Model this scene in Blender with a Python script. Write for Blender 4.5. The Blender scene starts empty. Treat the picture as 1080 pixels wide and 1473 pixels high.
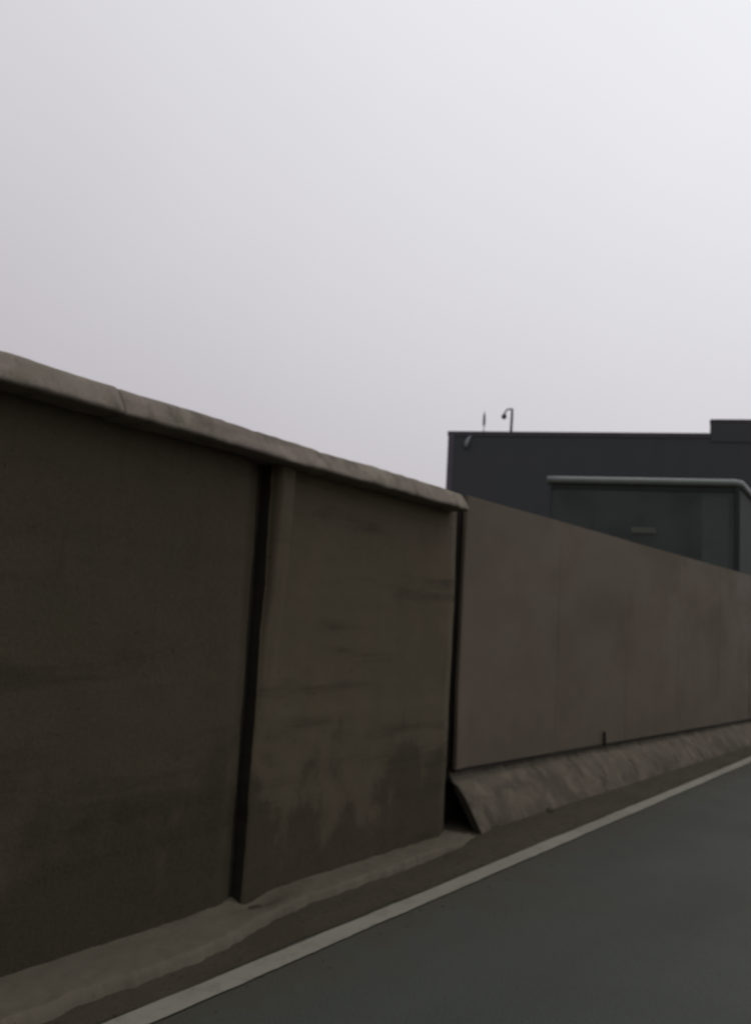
import bpy, bmesh, math, random
from mathutils import Vector, Matrix, noise
random.seed(7)
scene = bpy.context.scene
col = scene.collection
R = math.radians

# ------------------------------------------------------------------ camera
CAM_H = 1.5
YAW, PITCH, ROLL = R(35.585), R(7.125), 0.057
cam = bpy.data.cameras.new('camera')
cam.sensor_fit = 'HORIZONTAL'; cam.sensor_width = 36.0
cam.lens = 36.0 * 1250.0 / 1080.0
cam.clip_start = 0.05; cam.clip_end = 3000
cam.dof.use_dof = True; cam.dof.focus_distance = 1.05; cam.dof.aperture_fstop = 10.0
camo = bpy.data.objects.new('camera', cam); col.objects.link(camo)
f = Vector((-math.sin(YAW)*math.cos(PITCH), math.cos(YAW)*math.cos(PITCH), math.sin(PITCH)))
r0 = f.cross(Vector((0, 0, 1))).normalized(); u0 = r0.cross(f)
# the world's up leans to the right in the picture
up = u0*math.cos(ROLL) - r0*math.sin(ROLL)
rt = f.cross(up).normalized()
camo.matrix_world = Matrix(((rt.x, up.x, -f.x, 0), (rt.y, up.y, -f.y, 0), (rt.z, up.z, -f.z, CAM_H), (0, 0, 0, 1)))
scene.camera = camo

# ------------------------------------------------------------------ sky, sun, exposure
SUN_AZ, SUN_EL = R(19), R(66)          # azimuth to the right of +Y
sd = Vector((math.sin(SUN_AZ)*math.cos(SUN_EL), math.cos(SUN_AZ)*math.cos(SUN_EL), math.sin(SUN_EL)))
world = bpy.data.worlds.new('World'); scene.world = world; world.use_nodes = True
wn, wl = world.node_tree.nodes, world.node_tree.links
wn.clear()
wo = wn.new('ShaderNodeOutputWorld'); bg = wn.new('ShaderNodeBackground'); bg.inputs[1].default_value = 0.1
sky = wn.new('ShaderNodeTexSky'); sky.sky_type = 'NISHITA'; sky.sun_disc = False
sky.sun_elevation = SUN_EL; sky.sun_rotation = SUN_AZ; sky.air_density = 1.5; sky.dust_density = 6
tc = wn.new('ShaderNodeTexCoord')
dot = wn.new('ShaderNodeVectorMath'); dot.operation = 'DOT_PRODUCT'; dot.inputs[1].default_value = sd
wl.new(tc.outputs['Generated'], dot.inputs[0])
# thick cloud layer: brightest round the hidden sun, evenly duller away from it
mr = wn.new('ShaderNodeMapRange'); mr.interpolation_type = 'LINEAR'
mr.inputs[1].default_value = 0.0; mr.inputs[2].default_value = 1.0
mr.inputs[3].default_value = 3.25; mr.inputs[4].default_value = 9.95
wl.new(dot.outputs['Value'], mr.inputs[0])
nz = wn.new('ShaderNodeTexNoise'); nz.inputs['Scale'].default_value = 1.6; nz.inputs['Detail'].default_value = 4
wl.new(tc.outputs['Generated'], nz.inputs['Vector'])
nm = wn.new('ShaderNodeMapRange'); nm.inputs[3].default_value = 0.93; nm.inputs[4].default_value = 1.07
wl.new(nz.outputs['Fac'], nm.inputs[0])
mu = wn.new('ShaderNodeMath'); mu.operation = 'MULTIPLY'
wl.new(mr.outputs[0], mu.inputs[0]); wl.new(nm.outputs[0], mu.inputs[1])
tint = wn.new('ShaderNodeMix'); tint.data_type = 'RGBA'
tint.inputs[6].default_value = (1.02, 0.965, 1.025, 1); tint.inputs[7].default_value = (0.985, 0.99, 1.03, 1)
tm = wn.new('ShaderNodeMapRange'); tm.inputs[1].default_value = 0.3; tm.inputs[2].default_value = 0.85
wl.new(dot.outputs['Value'], tm.inputs[0]); wl.new(tm.outputs[0], tint.inputs[0])
cl = wn.new('ShaderNodeVectorMath'); cl.operation = 'SCALE'
wl.new(tint.outputs[2], cl.inputs[0]); wl.new(mu.outputs[0], cl.inputs['Scale'])
mix = wn.new('ShaderNodeMix'); mix.data_type = 'RGBA'; mix.inputs[0].default_value = 0.94
wl.new(sky.outputs[0], mix.inputs[6]); wl.new(cl.outputs[0], mix.inputs[7])
wl.new(mix.outputs[2], bg.inputs[0]); wl.new(bg.outputs[0], wo.inputs[0])

sun = bpy.data.lights.new('sun', 'SUN'); sun.energy = 0.5; sun.angle = R(35); sun.color = (1, 0.96, 0.9)
suno = bpy.data.objects.new('sun', sun); col.objects.link(suno)
suno.rotation_euler = (-sd).to_track_quat('-Z', 'Y').to_euler(); suno.location = (0, 0, 30)

vs = scene.view_settings
vs.view_transform = 'Standard'; vs.look = 'None'; vs.exposure = 0.0; vs.gamma = 1.0; vs.use_curve_mapping = False

# ------------------------------------------------------------------ material helpers
class NT:
    def __init__(s, name):
        s.m = bpy.data.materials.new(name); s.m.use_nodes = True
        s.n, s.l = s.m.node_tree.nodes, s.m.node_tree.links
        s.b = s.n['Principled BSDF']
        s.geo = s.n.new('ShaderNodeNewGeometry'); s.pos = s.geo.outputs['Position']
        s.oi = s.n.new('ShaderNodeObjectInfo')
    def link(s, a, b): s.l.new(a, b)
    def scaled(s, v, off=(0, 0, 0)):
        mp = s.n.new('ShaderNodeMapping'); mp.inputs['Scale'].default_value = v; mp.inputs['Location'].default_value = off
        s.link(s.pos, mp.inputs[0]); return mp.outputs[0]
    def noise(s, scale, detail=5, rough=.6, vec=None, dist=0):
        t = s.n.new('ShaderNodeTexNoise'); t.inputs['Scale'].default_value = scale
        t.inputs['Detail'].default_value = detail; t.inputs['Roughness'].default_value = rough
        t.inputs['Distortion'].default_value = dist
        s.link(vec if vec else s.pos, t.inputs['Vector']); return t.outputs['Fac']
    def ramp(s, x, lo, hi, a=0., b=1., smooth=True):
        m = s.n.new('ShaderNodeMapRange'); m.interpolation_type = 'SMOOTHSTEP' if smooth else 'LINEAR'
        m.inputs[1].default_value = lo; m.inputs[2].default_value = hi
        m.inputs[3].default_value = a; m.inputs[4].default_value = b
        s.link(x, m.inputs[0]); return m.outputs[0]
    def math(s, op, a, b=None):
        m = s.n.new('ShaderNodeMath'); m.operation = op
        for i, v in enumerate((a, b)):
            if v is None: continue
            if isinstance(v, (int, float)): m.inputs[i].default_value = v
            else: s.link(v, m.inputs[i])
        return m.outputs[0]
    def mix(s, fac, a, b, mode='MIX'):
        m = s.n.new('ShaderNodeMix'); m.data_type = 'RGBA'; m.blend_type = mode
        for i, v in ((0, fac), (6, a), (7, b)):
            if isinstance(v, (int, float)): m.inputs[i].default_value = v
            elif isinstance(v, tuple): m.inputs[i].default_value = (*v, 1)
            else: s.link(v, m.inputs[i])
        return m.outputs[2]
    def sep(s):
        x = s.n.new('ShaderNodeSeparateXYZ'); s.link(s.pos, x.inputs[0]); return x.outputs
    def bump(s, h, strength=.3, dist=.01):
        b = s.n.new('ShaderNodeBump'); b.inputs['Strength'].default_value = strength; b.inputs['Distance'].default_value = dist
        s.link(h, b.inputs['Height']); s.link(b.outputs[0], s.b.inputs['Normal'])
    def done(s, colour, rough=.9, spec=.3, metal=0):
        for k, v in (('Base Color', colour), ('Roughness', rough), ('Specular IOR Level', spec), ('Metallic', metal)):
            if isinstance(v, (int, float)): s.b.inputs[k].default_value = v
            elif isinstance(v, tuple): s.b.inputs[k].default_value = (*v, 1)
            else: s.link(v, s.b.inputs[k])
        return s.m

def mat_concrete(name, base, dark, stain_z=0., tints=((.105, .088, .062), (.075, .08, .06)), vstreak=0., dark_amt=.7, mottle=0.):
    t = NT(name)
    big = t.noise(1.1, 4, .55); med = t.noise(4.5, 6, .65); fine = t.noise(60, 6, .7); grit = t.noise(260, 3, .6)
    c = t.mix(t.ramp(big, .35, .68), base, tints[0])
    c = t.mix(t.ramp(med, .45, .75, 0, .6), c, tints[1])
    # per piece tone
    c = t.mix(t.math('MULTIPLY', t.oi.outputs['Random'], .12), c, dark)
    c = t.mix(t.math('SUBTRACT', 1.0, t.oi.outputs['Alpha']), c, dark)
    # horizontal pour lines and rain marks
    hz = t.noise(2.2, 5, .6, t.scaled((1, .35, 3.2), (3, 1, 0)))
    c = t.mix(t.ramp(hz, .52, .72, 0, dark_amt), c, dark)
    vz = t.noise(3.0, 6, .7, t.scaled((1, 3.2, .35), (0, 5, 2)))
    c = t.mix(t.ramp(vz, .55, .75, 0, .35 + vstreak), c, dark)
    if mottle:                     # pale lime bloom and dark scrapes, hand-sized
        m1 = t.noise(7, 5, .6, t.scaled((1, .8, .8), (2, 7, 1)), .15); m2 = t.noise(6, 5, .6, t.scaled((1, 1, .8), (9, 3, 4)), .2)
        c = t.mix(t.ramp(m1, .5, .66, 0, .75*mottle), c, tuple(min(.5, v*1.75) for v in base))
        c = t.mix(t.ramp(m2, .54, .66, 0, .85*mottle), c, dark)
    if stain_z:
        z = t.sep()[2]
        edge = t.math('ADD', z, t.ramp(t.noise(2.4, 6, .62, t.scaled((1, 1, .7), (0, .35, 0))), .3, .7, -.55, .55, False))
        c = t.mix(t.ramp(edge, stain_z - .22, stain_z + .18, dark_amt, 0), c, dark)
    c = t.mix(t.ramp(fine, .35, .7, 0, .16), c, tuple(v*1.5 for v in base))
    c = t.mix(t.ramp(grit, .55, .8, 0, .2), c, dark)
    pits = t.ramp(t.noise(38, 4, .5), .66, .72)
    c = t.mix(t.math('MULTIPLY', pits, .5), c, dark)
    hgt = t.math('SUBTRACT', t.math('ADD', t.math('MULTIPLY', med, 1.2), t.math('MULTIPLY', fine, .35)), t.math('MULTIPLY', pits, .3))
    t.bump(hgt, .3, .01)
    return t.done(c, t.ramp(med, .3, .7, .82, .96), .12)

M = {}
M['wall'] = mat_concrete('stained_concrete', (.094, .080, .051), (.030, .026, .017), .55, ((.103, .081, .054), (.086, .079, .049)), 0, .6)
M['cap'] = mat_concrete('weathered_coping', (.178, .155, .126), (.055, .048, .034), 0, ((.188, .155, .136), (.118, .122, .078)), .35, .7, .5)
M['barrier'] = mat_concrete('barrier_concrete', (.088, .075, .056), (.036, .030, .021), .06, ((.092, .078, .057), (.130, .117, .088)), .45, .5, .65)
M['apron'] = mat_concrete('apron_concrete', (.100, .088, .063), (.055, .047, .032), 0, ((.106, .090, .069), (.094, .086, .062)), 0, .4, .18)
M['shade_soot'] = mat_concrete('shaded_sooty_concrete', (.03, .027, .02), (.016, .014, .01), 0, ((.034, .028, .02), (.026, .026, .02)))  # near-black, paints the shade of joints, gap and hollow; also the stone

def mat_asphalt():
    t = NT('worn_asphalt')
    big = t.noise(.5, 4, .6); lanes = t.noise(.9, 4, .55, t.scaled((1, .12, 1))); agg = t.noise(150, 4, .75); vor = t.n.new('ShaderNodeTexVoronoi')
    vor.inputs['Scale'].default_value = 95; t.link(t.pos, vor.inputs['Vector'])
    c = t.mix(t.ramp(lanes, .35, .7), (.031, .0355, .029), (.043, .048, .039))
    c = t.mix(t.ramp(big, .45, .75, 0, .5), c, (.044, .039, .030))
    c = t.mix(t.ramp(agg, .5, .72, 0, .75), c, (.10, .10, .085))
    spk = t.noise(420, 2, .5)
    c = t.mix(t.ramp(spk, .62, .72, 0, .5), c, (.14, .135, .12))
    c = t.mix(t.ramp(vor.outputs['Distance'], .0, .35, .45, 0), c, (.026, .026, .024))
    # brown road dust near the edge
    dust = t.math('ADD', t.sep()[0], t.ramp(t.noise(3, 5, .6), .3, .7, -.35, .35, False))
    c = t.mix(t.ramp(dust, -2.6, -2.1, .55, 0), c, (.047, .040, .027))
    t.bump(t.math('ADD', agg, t.math('MULTIPLY', vor.outputs['Distance'], -.8)), .5, .006)
    return t.done(c, t.ramp(big, .3, .7, .7, .85), .2)
M['asphalt'] = mat_asphalt()

def mat_paint():
    t = NT('worn_road_paint')
    agg = t.noise(130, 5, .75); w = t.noise(7, 6, .7); tr = t.noise(2.2, 4, .6, t.scaled((1, .4, 1)))
    c = t.mix(t.ramp(tr, .3, .7), (.205, .195, .160), (.165, .157, .126))
    c = t.mix(t.ramp(w, .48, .70, 0, .6), c, (.10, .092, .07))
    c = t.mix(t.ramp(agg, .56, .72, 0, .6), c, (.07, .066, .056))
    t.bump(agg, .35, .004)
    return t.done(c, .75, .3)
M['paint'] = mat_paint()

def mat_dirt():
    t = NT('gutter_dirt')
    a = t.noise(2.2, 6, .65, t.scaled((1.6, .6, 1))); b = t.noise(70, 5, .7); d = t.noise(14, 5, .6)
    c = t.mix(t.ramp(a, .35, .68), (.040, .034, .022), (.052, .045, .031))
    c = t.mix(t.ramp(d, .5, .72, 0, .5), c, (.034, .029, .019))
    c = t.mix(t.ramp(b, .55, .75, 0, .5), c, (.085, .074, .054))
    t.bump(t.math('ADD', t.math('MULTIPLY', d, 1.5), t.math('MULTIPLY', b, .5)), .6, .012)
    return t.done(c, .95, .15)
M['dirt'] = mat_dirt()

def mat_soil():
    t = NT('dry_ground')
    a = t.noise(.25, 6, .6); b = t.noise(9, 6, .7)
    c = t.mix(t.ramp(a, .35, .65), (.075, .068, .045), (.05, .06, .03))
    c = t.mix(t.ramp(b, .45, .7, 0, .5), c, (.10, .09, .065))
    t.bump(b, .6, .05)
    return t.done(c, .95, .1)
M['soil'] = mat_soil()

def mat_hoarding():
    t = NT('dusty_hoarding_paint')
    big = t.noise(1.5, 4, .55, t.scaled((1, .28, .8))); fine = t.noise(45, 5, .7); st = t.noise(2.0, 6, .6, t.scaled((1, .5, .8), (0, 2, 1)))
    c = t.mix(t.ramp(big, .3, .72), (.117, .089, .062), (.106, .087, .057))
    c = t.mix(t.math('MULTIPLY', t.oi.outputs['Random'], .8), c, (.126, .102, .078))
    c = t.mix(t.ramp(st, .45, .8, 0, .28), c, (.072, .060, .043))
    z = t.sep()[2]
    sp = t.math('ADD', z, t.ramp(t.noise(4, 6, .65), .3, .7, -.3, .3, False))
    c = t.mix(t.ramp(sp, .4, .95, .3, 0), c, (.066, .058, .038))
    c = t.mix(t.ramp(fine, .55, .8, 0, .25), c, (.125, .105, .082))
    t.bump(fine, .08, .004)
    return t.done(c, t.ramp(st, .35, .7, .6, .8), .18)
M['hoarding'] = mat_hoarding()

def plain(name, c, rough=.6, spec=.3, metal=0, var=.25, sc=3.):
    t = NT(name)
    n = t.noise(sc, 5, .6); k = t.noise(sc*18, 4, .6)
    cc = t.mix(t.ramp(n, .3, .7), c, tuple(v*(1-var) for v in c))
    cc = t.mix(t.ramp(k, .5, .8, 0, .3), cc, tuple(v*(1-2*var) for v in c))
    t.bump(n, .15, .01)
    return t.done(cc, rough, spec, metal)
M['dark_steel'] = plain('dark_steel', (.022, .018, .013), .8)
M['steel'] = plain('galvanised_steel', (.10, .10, .098), .5, .4, .3)
M['clad'] = None
def mat_clad():
    t = NT('charcoal_cladding')
    a = t.noise(.18, 4, .6); s_ = t.noise(.9, 5, .65, t.scaled((.8, .8, .12)))
    c = t.mix(t.ramp(a, .35, .65), (.050, .060, .062), (.058, .061, .065))
    c = t.mix(t.ramp(s_, .45, .75, 0, .45), c, (.045, .052, .050))
    return t.done(c, .55, .35)
M['clad'] = mat_clad()
M['clad_top'] = plain('purplish_grey_flashing', (.085, .074, .088), .6, .3, 0, .2, 1.)
M['trim'] = plain('purplish_grey_trim', (.115, .100, .125), .6, .3, 0, .2, 1.)
M['roof_metal'] = plain('dark_roof_metal', (.05, .045, .047), .5, .4)
M['lamp_pale'] = plain('pale_enamel', (.30, .32, .34), .4, .4, 0, .1)
M['alu'] = plain('satin_aluminium', (.19, .21, .20), .45, .4, 0, .15, 1.5)
M['post'] = plain('dark_green_steel', (.024, .030, .026), .55, .35)
M['inner'] = plain('inner_grey_panel', (.50, .55, .50), .8)
M['sidep'] = plain('dark_green_side_panel', (.030, .037, .033), .7, .15, 0, .15, 1.)
M['plate'] = plain('pale_plate', (.105, .115, .092), .6, .3, 0, .08)
def mat_glass():
    t = NT('dark_tinted_glass')
    n = t.noise(.7, 3, .5)
    tr = t.n.new('ShaderNodeBsdfTransparent'); tr.inputs[0].default_value = (.70, .77, .73, 1)
    ms = t.n.new('ShaderNodeMixShader'); out = t.n['Material Output']
    t.bump(n, .06, .05)
    t.done((.110, .126, .118), .12, .5)
    t.link(t.ramp(n, .3, .7, .34, .46), ms.inputs[0]); t.link(tr.outputs[0], ms.inputs[1]); t.link(t.b.outputs[0], ms.inputs[2])
    t.link(ms.outputs[0], out.inputs['Surface'])
    return t.m
M['glass'] = mat_glass()

# ------------------------------------------------------------------ object helpers
def link(name, me, mat, parent=None, loc=(0, 0, 0)):
    o = bpy.data.objects.new(name, me); col.objects.link(o); o.location = loc
    if mat: me.materials.append(mat)
    if parent: o.parent = parent
    return o
def mesh(name, verts, faces, smooth=False):
    me = bpy.data.meshes.new(name); me.from_pydata([tuple(v) for v in verts], [], faces); me.update()
    bm = bmesh.new(); bm.from_mesh(me); bmesh.ops.recalc_face_normals(bm, faces=bm.faces); bm.to_mesh(me); bm.free()
    if smooth: me.polygons.foreach_set('use_smooth', [True]*len(me.polygons))
    return me
def empty(name, loc, label, cat, group=None, rz=0):
    o = bpy.data.objects.new(name, None); col.objects.link(o); o.location = loc; o.rotation_euler.z = rz
    o['label'] = label; o['category'] = cat
    if group: o['group'] = group
    o.empty_display_size = .2
    return o
def struct(name, me, mat, label=None):
    o = link(name, me, mat); o['kind'] = 'structure'
    if label: o['label'] = label
    return o
def box(a, b, bev=0., seg=2):
    bm = bmesh.new(); bmesh.ops.create_cube(bm, size=1)
    for v in bm.verts:
        v.co = Vector([(a[i]+b[i])/2 + v.co[i]*(b[i]-a[i]) for i in range(3)])
    if bev: bmesh.ops.bevel(bm, geom=bm.edges[:], offset=bev, segments=seg, affect='EDGES', profile=.5)
    me = bpy.data.meshes.new('box'); bm.to_mesh(me); bm.free(); return me
def tube(path, rad, seg=10, caps=True):
    """swept tube; rad a number or a list"""
    path = [Vector(p) for p in path]; n = len(path); V = []; F = []
    prev = None
    for i, p in enumerate(path):
        d = (path[min(i+1, n-1)] - path[max(i-1, 0)]).normalized()
        a = prev if prev else (Vector((0, 0, 1)) if abs(d.z) < .9 else Vector((1, 0, 0)))
        x = (a - d*a.dot(d)).normalized(); y = d.cross(x); prev = x
        rr = rad[i] if isinstance(rad, (list, tuple)) else rad
        for k in range(seg):
            t = 2*math.pi*k/seg; V.append(p + (x*math.cos(t) + y*math.sin(t))*rr)
    for i in range(n-1):
        for k in range(seg):
            F.append((i*seg+k, i*seg+(k+1) % seg, (i+1)*seg+(k+1) % seg, (i+1)*seg+k))
    if caps: F.append(tuple(range(seg))); F.append(tuple((n-1)*seg+k for k in range(seg)))
    return mesh('tube', V, F, True)
def nz3(x, y, z=0.): return noise.noise(Vector((x, y, z)))
def fbm(x, y, z=0.): return noise.fractal(Vector((x, y, z)), .9, 2.1, 4)
def heightgrid(us, vs_, fn, name='grid', smooth=True):
    V = [fn(u, v) for u in us for v in vs_]; nv = len(vs_)
    F = [(i*nv+j, (i+1)*nv+j, (i+1)*nv+j+1, i*nv+j+1) for i in range(len(us)-1) for j in range(nv-1)]
    return mesh(name, V, F, smooth)
def lin(a, b, n): return [a + (b-a)*i/n for i in range(n+1)]
def ss(a, b, x):
    t = max(0., min(1., (x-a)/(b-a))); return t*t*(3-2*t)

# ------------------------------------------------------------------ ground, road, markings
struct('ground', heightgrid([-900, -300, -100, -30, 0, 30, 100, 300, 900], [-900, -300, -100, -30, 0, 30, 100, 300, 900], lambda x, y: (x, y, -.03)), M['soil'])
struct('road', mesh('road', [(-3.9, -60, 0), (4.9, -60, 0), (4.9, 260, 0), (-3.9, 260, 0)], [(0, 1, 2, 3)]), M['asphalt'])
def wob(y, k): return .008*nz3(y*.9, k) + .004*nz3(y*5, k+3) + .003*fbm(y*17, k+5)
def ribbon(x0, x1, z, y0, y1, step, k):
    ys = lin(y0, y1, int((y1-y0)/step)); V = []; F = []
    for y in ys:
        V += [(x0 + wob(y, k), y, z), (x1 + wob(y, k+7), y, z)]
    for i in range(len(ys)-1): F.append((2*i, 2*i+1, 2*i+3, 2*i+2))
    return mesh('ribbon', V, F)
struct('edge_line', ribbon(-2.65, -2.535, .008, -20, 120, .025, 1.5), M['paint'])
struct('edge_line', ribbon(4.25, 4.365, .008, -20, 120, .5, 4.5), M['paint'])
struct('kerb', box((4.6, -60, -.02), (4.85, 160, .13), .02), M['apron'])

# gutter: dirty strip between the paint and the wall or the barrier, rising to the barrier's foot
def gut(x, y):
    lift = ss(4.9, 6.2, y)
    t = ss(-2.68, -3.1, x)
    z = .004 + lift*.046*t + .006*t*(1+fbm(x*6, y*6)) 
    return (x + (wob(y, 9)*2 + .02*fbm(y*1.7, 2.)) * (1 if x > -2.7 else 0), y, z)
struct('gutter', heightgrid([-3.6, -3.3, -3.1, -3.0, -2.92, -2.85, -2.78, -2.71, -2.672], lin(-4, 40, 500), gut), M['dirt'])

# broken concrete apron at the foot of the wall
def front(y):
    base = -2.815 - .135*ss(2.75, 3.75, y)
    return base + .022*fbm(y*1.9, 4.) + .016*fbm(y*7, 9.) + .007*fbm(y*22, 3.)
YE = 6.15
def apr(u, y):
    xf = front(y)
    if y > 5.3: xf -= .10*ss(5.3, YE, y)
    x = -3.6 + (xf + 3.6)*u
    d = xf - x
    h = .052 + .008*fbm(x*2.3, y*1.6) + .004*fbm(x*14, y*14)
    h -= .055*math.exp(-((y-3.50)/.14)**2 - ((x+3.13)/.09)**2)       # broken out at the panel joint
    h -= .012*ss(5.2, 5.6, y) + .06*ss(5.55, YE, y) + .02*ss(5.5, 5.9, y)*fbm(x*7, y*5)
    e = ss(0, .028 + .02*nz3(y*3, 8), d)
    return (x, y, -.01 + (h + .01)*e)
struct('apron', heightgrid([0, .2, .4, .5] + lin(.55, 1, 30), lin(-2.5, YE, 520), apr), M['apron'])

# ------------------------------------------------------------------ concrete wall: panels, ribs, coping
WX = -3.17
wall = empty('concrete_wall', (WX, 2.0, 0), 'tall dark stained concrete panel wall with rounded coping, left of the hoarding', 'wall')
def wl_(p): return (p[0]-WX, p[1]-2.0, p[2])
def panel(y0, y1, seed, rib=True):
    z0, z1 = -.02, 2.36; back = WX - .2
    lean = .006*math.sin(seed*3.1)
    def edge(y, z):                # end edges are not quite straight
        return .007*fbm(z*2.2, seed*5+y) + .003*fbm(z*11, seed+y*2)
    ys = [y0, y0+.004, y0+.012] + lin(y0+.03, y1-.14, 60) + [y1-.125, y1-.10, y1-.08, y1-.06, y1-.045, y1-.03, y1-.015, y1-.004, y1]
    zs = lin(z0, z1, 90)
    def fn(y, z):
        x = WX + lean*(z-1) + .010*fbm(y*.8, z*.8, seed) + .0025*fbm(y*6, z*6, seed)
        x -= .006*ss(.012, 0, y-y0)
        d = y1 - y
        x -= .046*ss(.15, 0.0, d)                               # wide rounded arris on the far edge
        # formwork board steps
        x += .003*math.tanh(18*math.sin(z*5.2 + seed)) * .5
        yy = y + edge(y1, z)*(1 - min(1, d/.2)) + edge(y0, z)*(1 - min(1, (y-y0)/.2))
        return (x, yy, z)
    V = []; nz_ = len(zs)
    for y in ys:
        for z in zs: V.append(wl_(fn(y, z)))
    F = [(i*nz_+j, (i+1)*nz_+j, (i+1)*nz_+j+1, i*nz_+j+1) for i in range(len(ys)-1) for j in range(nz_-1)]
    nb = len(V)
    for yi, y in ((0, y0), (len(ys)-1, y1)):
        for j, z in enumerate(zs): V.append((back-WX, V[yi*nz_+j][1], z))
    for j in range(nz_-1):
        F.append((j, j+1, nb+j+1, nb+j))
        o = (len(ys)-1)*nz_; F.append((o+j, o+j+1, nb+nz_+j+1, nb+nz_+j))
        F.append((nb+j, nb+j+1, nb+nz_+j+1, nb+nz_+j))
    me = mesh('wall_panel', V, F, True)
    p = link('wall_panel', me, M['wall'], wall)
    me.materials.append(M['shade_soot'])
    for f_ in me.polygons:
        if abs(f_.normal.y) > .9: f_.material_index = 1; f_.use_smooth = False  # end faces near-black: the joint's shade put into their colour
    if rib:                        # tapering edge rib, proud below the coping and dying out downwards
        rz = lin(.95, 2.35, 40); ry = [.006, .012, .02, .05, .09, .13, .165, .18, .19]
        RV = []; nr = len(ry)
        for z in rz:
            pr = .06*ss(.95, 2.35, z)
            for k, dy in enumerate(ry):
                t = min(ss(0, .012, dy-.006), ss(.19, .12, dy))
                q = fn(y0+dy, z); RV.append(wl_((q[0] - .012 + (pr+.012)*t + .0015*fbm(z*9, dy*30, seed), q[1], z)))
        RF = [(i*nr+j, (i+1)*nr+j, (i+1)*nr+j+1, i*nr+j+1) for i in range(len(rz)-1) for j in range(nr-1)]
        link('edge_rib', mesh('edge_rib', RV, RF, True), M['wall'], p)
    return p
joints = [-2.77, -.70, 1.365, 3.43, 5.50]
for i in range(4):
    p = panel(joints[i] + .022, joints[i+1] - (.032 if i < 3 else -.03), i + 1.3)
    p.color = (1, 1, 1, 1.0 if i == 3 else .5)       # the near panels are toned darker
# near-black filler added in each joint to stand in for its shade
for y in joints[1:-1]:
    zs_ = lin(-.02, 2.33, 60); V = []; n = 5
    for z in zs_:
        for k, dy in enumerate((-.055, -.03, -.008, .014, .03)):
            V.append(wl_((WX-.062 + .006*fbm(z*4, k*.4+y) - .012*abs(dy)/.02, y+dy, z)))
    link('joint_shade_filler', mesh('joint_shade_filler', V, [(i*n+k, i*n+k+1, (i+1)*n+k+1, (i+1)*n+k) for i in range(60) for k in range(n-1)], True), M['shade_soot'], wall)
# dark backing column behind each open joint
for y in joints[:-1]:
    link('joint_column', box(wl_((WX-.34, y-.10, -.02)), wl_((WX-.203, y+.10, 2.38)), .01), M['shade_soot'], wall)
# coping stones
def coping(y0, y1, seed, dz):
    # drip underside, small nose, long sloping weathered face, flat top
    prof = [(-3.165, 2.312), (-3.07, 2.312), (-3.030, 2.313), (-3.020, 2.317), (-3.016, 2.324), (-3.018, 2.334), (-3.026, 2.350),
            (-3.045, 2.382), (-3.068, 2.416), (-3.080, 2.432), (-3.096, 2.442), (-3.14, 2.449),
            (-3.30, 2.455), (-3.50, 2.448), (-3.515, 2.435), (-3.515, 2.32), (-3.50, 2.313), (-3.30, 2.312)]
    ys = [y0, y0+.006, y0+.02] + lin(y0+.05, y1-.05, int((y1-y0)/.04)) + [y1-.02, y1-.006, y1]
    V = []; n = len(prof)
    for i, y in enumerate(ys):
        e = max(0, 1-min(y-y0, y1-y)/.02); sc = 1 - .022*e*e
        sag = .007*fbm(y*.9, seed) + dz
        for (x, z) in prof:
            q = .007*fbm(y*2.6, z*6, x*6+seed) + .0035*fbm(y*13, z*13, x*13) - .02*max(0, fbm(y*3.7+seed, z*4, 2.)-.45)
            cx, cz = -3.3, 2.35
            V.append(wl_((cx + (x-cx)*sc + q, y, cz + (z-cz)*sc + sag + q*.8)))
    F = [(i*n+k, i*n+(k+1) % n, (i+1)*n+(k+1) % n, (i+1)*n+k) for i in range(len(ys)-1) for k in range(n)]
    F += [tuple(range(n)), tuple((len(ys)-1)*n+k for k in range(n))]
    link('coping_stone', mesh('coping_stone', V, F, True), M['cap'], wall)
coping(-2.8, .05, 2.2, .0); coping(.054, 2.335, 5.1, .003); coping(2.339, 5.36, 8.7, -.003)

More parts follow.
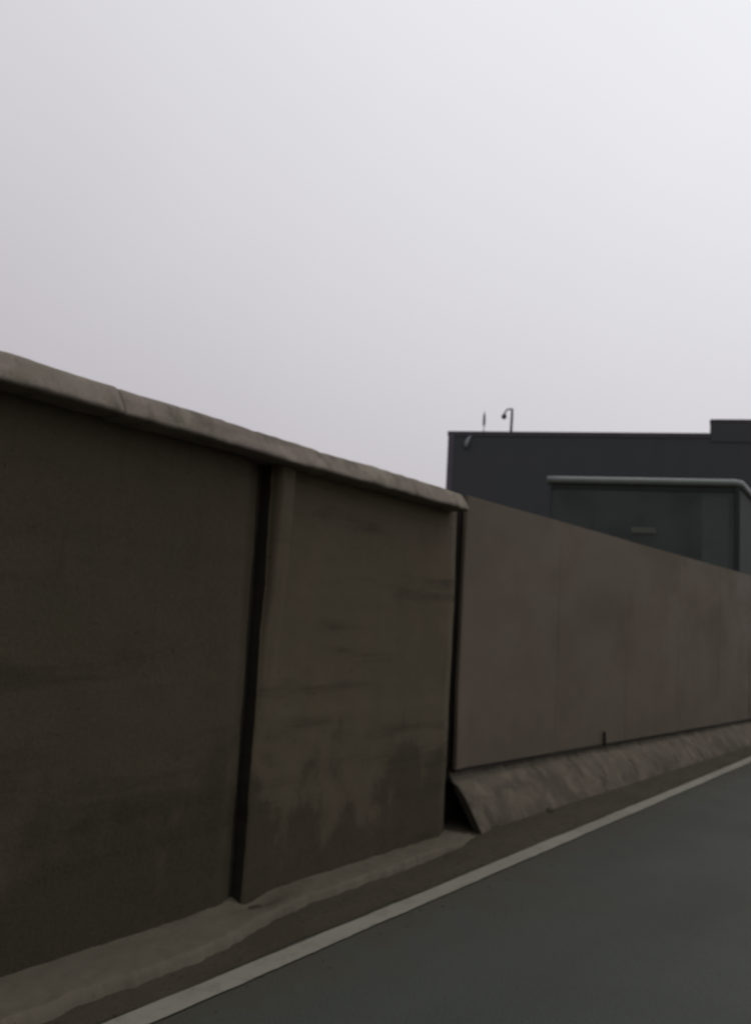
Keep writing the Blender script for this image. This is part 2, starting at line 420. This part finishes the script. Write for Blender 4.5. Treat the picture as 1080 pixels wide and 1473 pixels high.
# ------------------------------------------------------------------ barrier and hoarding
HY0 = 5.72
def hx(y): return -3.245 + .0163*(y-HY0)
def zb(y): return .455 - .0141*(min(y, 15)-HY0) 
def zt(y): return 2.488 + .0058*(min(y, 15)-HY0)
bar = empty('concrete_barrier', (-3.2, HY0, 0), 'low mottled concrete barrier with sloping foot running under the brown hoarding', 'barrier')
def bpt(x, y, z): return (x+3.2, y-HY0, z)
def barrier_mesh():
    ys = lin(HY0, HY0+.3, 8) + lin(HY0+.4, 20, 150) + lin(20.6, 48, 50)
    V = []; F = []
    outer = [(-.20, .0), (-.20, .405), (-.17, .425), (-.06, .425), (-.045, .41), (-.034, .385), (-.022, .362), (.022, .338), (.09, .27), (.14, .195), (.19, .118), (.226, .062), (.234, .045), (.236, -.02)]
    inner = [(-.15, .0), (-.15, .36), (-.05, .37), (-.012, .35), (-.004, .31), (.04, .25), (.09, .175), (.14, .10), (.17, .05), (.176, -.02)]
    no = len(outer)
    for y in ys:
        s = (zb(y)-.02)/.435
        for k, (dx, z) in enumerate(outer):
            q = (.007*fbm(y*2.3, k*.35) + .005*fbm(y*9, k*.5, 3)) if 3 < k < no-1 else 0
            if 7 <= k <= 12: q -= .035*max(0, fbm(y*3.1+7, k*.3, 6)-.25)      # spalled patches
            V.append(bpt(hx(y)+dx + q, y, z*s if z > 0 else z))
    for i in range(len(ys)-1):
        for k in range(no-1): F.append((i*no+k, i*no+k+1, (i+1)*no+k+1, (i+1)*no+k))
    # hollow core, open at the near end to darken it
    b = len(V); ni = len(inner); yi = [HY0, HY0+.25, HY0+1.2]
    for y in yi:
        for dx, z in inner: V.append(bpt(hx(y)+dx, y, z))
    for i in range(2):
        for k in range(ni-1): F.append((b+i*ni+k, b+i*ni+k+1, b+(i+1)*ni+k+1, b+(i+1)*ni+k))
    F.append(tuple(b+2*ni+k for k in range(ni)))
    # near rim between the two profiles
    ring_o = list(range(no)); ring_i = [b+k for k in range(ni)]
    F.append(tuple(ring_o + ring_i[::-1]))
    return mesh('barrier_body', V, F, True)
bo = link('barrier_body', barrier_mesh(), M['barrier'], bar)
bo.data.materials.append(M['shade_soot'])
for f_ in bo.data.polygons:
    if f_.normal.y < -.9: f_.material_index = 1; f_.use_smooth = False  # near end face coloured near-black for its shade
core = link('core_shade_lining', mesh('core_shade_lining', [bpt(hx(HY0)+dx, HY0+dy, z) for dy in (.03, 1.1) for dx, z in ((-.148, .0), (-.148, .357), (-.05, .367), (-.014, .347), (-.002, .307), (.038, .247), (.088, .172), (.138, .097), (.168, .047), (.172, -.015))],
    [(k, k+1, k+11, k+10) for k in range(9)] + [tuple(range(10, 20))]), M['shade_soot'], bar)  # near-black lining paints in the hollow's shade

hoard = empty('hoarding', (-3.2, HY0, 0), 'brown sheet hoarding of joined upright panels standing on the low barrier', 'hoarding')
def sheet(y0, y1, seed, notch=None, curl=False):
    """slightly warped folded sheet, 25 mm thick"""
    ys = [y0, y0+.006, y0+.02] + lin(y0+.06, y1-.06, 14) + [y1-.02, y1-.006, y1]
    zn = 16; V = []; F = []; T = -.028
    tilt = .004*math.sin(seed*7.7); yaw = .006*math.sin(seed*4.3)
    for y in ys:
        for j in range(zn+1):
            a, b_ = zb(y), zt(y); z = a + (b_-a)*j/zn
            x = hx(y) + .006*fbm(y*.9, z*.9, seed) + tilt*(z-1.4) + yaw*(y-(y0+y1)/2)
            x += .010*math.sin(math.pi*(y-y0)/(y1-y0))*math.sin(math.pi*j/zn)*math.cos(seed*2.1)
            x -= .005*ss(.02, 0, min(y-y0, y1-y))
            yy = y
            if curl:
                lo = ss(1.15, .6, z)*ss(.16, 0, y-y0); x += .018*lo; yy = y - .012*lo
                yy += .016*ss(.8, 2.4, z)*ss(.3, 0, y-y0)
            if notch and abs(y-notch) < .035 and j <= 1: x -= .03 if j == 0 else .004
            V.append(bpt(x, yy, z))
    n = zn+1; m = len(ys); N = len(V)
    V += [(v[0]+T, v[1], v[2]) for v in V[:N]]
    for i in range(m-1):
        for j in range(zn):
            F.append((i*n+j, (i+1)*n+j, (i+1)*n+j+1, i*n+j+1)); F.append((N+i*n+j, N+i*n+j+1, N+(i+1)*n+j+1, N+(i+1)*n+j))
        F.append((i*n, (i+1)*n, N+(i+1)*n, N+i*n)); F.append((i*n+zn, N+i*n+zn, N+(i+1)*n+zn, (i+1)*n+zn))
    for j in range(zn):
        F.append((j, j+1, N+j+1, N+j)); o = (m-1)*n; F.append((o+j, N+o+j, N+o+j+1, o+j+1))
    return link('hoarding_panel', mesh('hoarding_panel', V, F, False), M['hoarding'], hoard)
seams = [5.72, 7.42, 9.15, 10.93, 12.75] + [12.75 + 1.75*k for k in range(1, 20)]
for i in range(len(seams)-1):
    sheet(seams[i] + .0028, seams[i+1] - .0028, i*1.37 + .4, curl=(i == 0))
for y in seams[:9]:
    link('post', box(bpt(hx(y)-.11, y+.0 if y < 6 else y-.03, zb(y)-.03), bpt(hx(y)-.055, y+.06 if y < 6 else y+.03, zt(y)-.03), .006), M['dark_steel'], hoard)
rl = mesh('rail', [bpt(hx(y)+dx, y, zb(y)+dz) for y in (HY0+.01, 15, 45) for dx, dz in ((-.012, -.028), (-.012, .05), (-.05, .05), (-.05, -.028))],
          [(4*i+k, 4*i+(k+1) % 4, 4*i+4+(k+1) % 4, 4*i+4+k) for i in range(2) for k in range(4)] + [(0, 1, 2, 3), (8, 9, 10, 11)])
link('shade_rail', rl, M['dark_steel'], hoard)  # dark rail added to draw the shadow gap below the sheets
# short folded tab standing out below the second panel
tb = mesh('tab', [bpt(hx(8.56)+x, 8.56+y, z) for x, y, z in ((.002, 0, .40), (.030, .006, .40), (.026, .004, .53), (.002, 0, .54), (.002, .012, .40), (.030, .018, .40), (.026, .016, .53), (.002, .012, .54))],
          [(0, 1, 2, 3), (4, 7, 6, 5), (0, 4, 5, 1), (1, 5, 6, 2), (2, 6, 7, 3), (3, 7, 4, 0)])
link('bent_tab', tb, M['dark_steel'], hoard)
# added column blocks light between wall end and hoarding, near-black for shade
link('gap_blocker', box(wl_((-3.62, 5.40, -.02)), wl_((-3.38, 6.05, 2.36)), .012), M['shade_soot'], wall)

# loose things in the gutter
def stone(x, y, z, s, seed, label):
    bm = bmesh.new(); bmesh.ops.create_icosphere(bm, subdivisions=2, radius=1)
    for v in bm.verts:
        k = 1 + .35*fbm(v.co.x*1.3+seed, v.co.y*1.3, v.co.z*1.3)
        v.co = Vector((v.co.x*s*k, v.co.y*s*1.5*k, v.co.z*s*.5*k))
    me = bpy.data.meshes.new('stone'); bm.to_mesh(me); bm.free()
    o = link('stone', me, M['shade_soot'], None, (x, y, z)); o['label'] = label; o['category'] = 'stone'
    return o
stone(-2.998, 6.83, .048, .045, 1.2, 'dark lump lying at the foot of the barrier beside the gutter')
# grit in the gutter
gv, gf = [], []
for i in range(900):
    y = random.uniform(1.5, 16); x = random.uniform(-2.98, -2.66) if random.random() < .8 else random.uniform(-2.66, -2.3)
    if y < 5.5 and x < front(y) + .01: continue
    z = gut(x, y)[2] if x < -2.67 else .0
    s = random.uniform(.003, .009); b = len(gv); a = random.random()*6
    for k in range(3): gv.append((x+s*math.cos(a+k*2.1), y+s*math.sin(a+k*2.1), z))
    gv.append((x, y, z+s*.9)); gf += [(b, b+1, b+3), (b+1, b+2, b+3), (b+2, b, b+3)]
g = link('grit', mesh('grit', gv, gf), M['dirt']); g['kind'] = 'stuff'; g['label'] = 'fine loose grit scattered along the gutter'; g['category'] = 'grit'

# ------------------------------------------------------------------ charcoal building
P0 = Vector((-30.905, 51.429)); P1 = Vector((-14.901, 58.174))
ang = math.atan2(P1.y-P0.y, P1.x-P0.x); L = (P1-P0).length
bld = empty('building', (P0.x, P0.y, 0), 'plain charcoal flat-roofed building rising behind the hoarding', 'building', rz=ang)
# local frame: x along the facade, y away from the camera
ZR = 14.992
link('wall', box((.3, 0, -.03), (24.2, 14, ZR-.25)), M['clad'], bld)
link('corner_trim', box((0, -.06, -.03), (.42, 13.9, ZR-.25), .03), M['trim'], bld)
link('parapet', box((-.05, -.05, ZR-.35), (L-.03, 14.1, ZR), .03), M['clad_top'], bld)
rb = link('roof_block', box((L, -.056, ZR-.6), (24.4, .35, ZR+.72), .02), M['clad'], bld)
link('flashing', box((L-.02, -.07, ZR+.722), (24.42, .37, ZR+.93), .02), M['clad_top'], rb)
for k in range(1, 14):             # narrow cover strips over the cladding joints
    link('cover_strip', box((.42+1.7*k, -.005, 0), (.435+1.7*k, -.001, ZR-.36)), M['clad'], bld)
for z in (4.6, 9.1):
    link('cladding_band', box((.43, -.03, z), (24.1, -.0015, z+.05)), M['clad'], bld)
def bl(x, y, z): return tuple(bld.matrix_world @ Vector((x, y, z))) if False else (P0.x + x*math.cos(ang) - y*math.sin(ang), P0.y + x*math.sin(ang) + y*math.cos(ang), z)
def along(px, py):                  # metres along the facade of a point given in plan
    d = Vector((px, py)) - P0; return d.x*math.cos(ang) + d.y*math.sin(ang)
# gooseneck lamp on the roof
s1 = along(-27.13, 53.515); k = 1.015
lamp = empty('roof_lamp', bl(s1, .9, ZR-.02), 'dark gooseneck lamp pole standing on the roof edge of the charcoal building', 'lamp', rz=ang)
H1 = 1.86
link('pole', tube([(0, 0, -.02), (0, 0, .5), (.015, 0, 1.2), (.02, 0, H1)], [.10, .095, .09, .085]), M['roof_metal'], lamp)
link('arm', tube([(.02, 0, H1-.06), (-.06, 0, H1), (-.25, 0, H1-.03), (-.38, 0, H1-.10), (-.46, 0, H1-.25), (-.5, 0, H1-.38)], .06), M['roof_metal'], lamp)
link('lamp_head', tube([(-.49, 0, H1-.32), (-.51, 0, H1-.42), (-.53, 0, H1-.56), (-.54, 0, H1-.70), (-.54, 0, H1-.74)], [.06, .14, .18, .15, .07]), M['roof_metal'], lamp)
link('base_plate', box((-.16, -.16, -.0), (.16, .16, .05), .01), M['roof_metal'], lamp)
# thin antenna
s2 = along(-28.83, 52.62)
ant = empty('antenna', bl(s2, .9, ZR-.02), 'short thin antenna mast on the roof, left of the gooseneck lamp', 'antenna', rz=ang)
link('mast', tube([(0, 0, 0), (0, 0, .7), (0, 0, 1.2)], [.032, .03, .028]), M['roof_metal'], ant)
link('radome', tube([(0, 0, .62), (0, 0, .70), (0, 0, 1.1), (0, 0, 1.42), (0, 0, 1.5), (0, 0, 1.7)], [.04, .085, .09, .075, .035, .02]), M['roof_metal'], ant)
link('base_plate', box((-.5, -.12, 0), (.2, .12, .12), .01), M['roof_metal'], ant)
# pale curved wall lamp
s3 = along(-29.72, 52.12)
wlp = empty('wall_lamp', bl(s3, -.02, 14.2), 'small pale curved lamp fixed high on the corner of the charcoal facade', 'lamp', rz=ang)
link('bracket', box((-.06, -.04, -.10), (.12, .016, .12), .01), M['roof_metal'], wlp)
link('shade', tube([(.24, -.16, .42), (.16, -.2, .33), (.05, -.22, .12), (-.03, -.22, -.10), (-.05, -.21, -.34), (-.04, -.2, -.40)], [.02, .06, .11, .14, .12, .04]), M['lamp_pale'], wlp)
link('arm', tube([(.03, -.03, 0), (.03, -.2, .02)], .03), M['roof_metal'], wlp)

# ------------------------------------------------------------------ glazed pavilion
C = Vector((-6.576, 29.27)); A = Vector((-12.215, 26.928)); ZP = 6.679
pa = math.atan2(C.y-A.y, C.x-A.x); PL = (C-A).length
pav = empty('glass_pavilion', (A.x, A.y, 0), 'dark glazed box with pale rounded roof rim in front of the charcoal building', 'pavilion', rz=pa)
side = R(94.7) - pa                  # the right side runs along the road
sx, sy = math.cos(side), math.sin(side); DEP = 7.0
rr = .28                             # rounded corner of the rim
c1 = Vector((PL, 0)); e1 = Vector((1, 0)); e2 = Vector((sx, sy))
arc = []
for k in range(9):
    t = k/8; arc.append((c1 - e1*rr)*(1-t)**2 + c1*2*t*(1-t) + (c1 + e2*rr)*t*t)
path = [(-.0, 0)] + [(x, 0) for x in lin(.5, PL-rr-.1, 6)] + [(p.x, p.y) for p in arc] + [tuple(c1 + e2*q) for q in lin(.6, DEP, 5)]
rim = link('roof_rim', tube([(x, y, ZP-.12) for x, y in path], .125, 12), M['alu'], pav)
back_r = c1 + e2*DEP; back_l = Vector((0, 0)) + e2*DEP
def slab(z0, z1, inset=.06):
    pts = [Vector((inset, inset)), c1 + Vector((-inset, inset)), back_r + Vector((-inset, -inset)), back_l + Vector((inset, -inset))]
    V = [(p.x, p.y, z0) for p in pts] + [(p.x, p.y, z1) for p in pts]
    return mesh('slab', V, [(0, 1, 2, 3), (4, 5, 6, 7)] + [(k, (k+1) % 4, 4+(k+1) % 4, 4+k) for k in range(4)])
link('roof', slab(ZP-.30, ZP-.08), M['post'], pav)
link('floor', slab(-.02, .15, .03), M['apron'], pav)
link('fascia', box((.05, .02, ZP-.42), (PL-.10, .10, ZP-.20), .01), M['post'], pav)
def quad_box(p, q, z0, z1, th, nm, mt, off=0.):
    d = (q-p).normalized(); n = Vector((-d.y, d.x))
    V = []
    for z in (z0, z1):
        for a, s_ in ((p, off), (q, off), (q, off+th), (p, off+th)): V.append((a.x + n.x*s_, a.y + n.y*s_, z))
    return link(nm, mesh(nm, V, [(0, 1, 2, 3), (4, 5, 6, 7)] + [(k, (k+1) % 4, 4+(k+1) % 4, 4+k) for k in range(4)]), mt, pav)
fx = [.04, 1.55, 3.07, 4.6, PL-.14]
for k in range(4): quad_box(Vector((fx[k]+.002, 0)), Vector((fx[k+1]-.002, 0)), .16, ZP-.43, .02, 'pane', M['glass'], .04)
quad_box(Vector((PL-.14, 0)), Vector((PL, 0)), .15, ZP-.24, .16, 'corner_post', M['post'], -.02)
for k in range(4):
    p = c1 + e2*(.16 + 1.7*k); q = c1 + e2*(.16 + 1.7*k + 1.68); quad_box(p, q, .16, ZP-.25, .05, 'side_panel', M['sidep'], .03)
quad_box(back_r, back_l, .16, ZP-.3, .12, 'rear_wall', M['clad'], .03)
quad_box(back_l, Vector((0, 0)), .16, ZP-.3, .12, 'side_wall', M['clad'], .03)
link('inner_column', box((1.2, .12, .15), (1.55, .45, ZP-1.0), .02), M['post'], pav)
link('inner_lightener', box((5.0, .25, .15), (5.82, .32, ZP-.5), .02), M['inner'], pav)  # pale panel added behind the glass to lighten the right pane
link('pale_bar', box((2.76, -.0, 4.84), (3.55, .035, 5.03), .01), M['plate'], pav)  # pale bar at the front glass
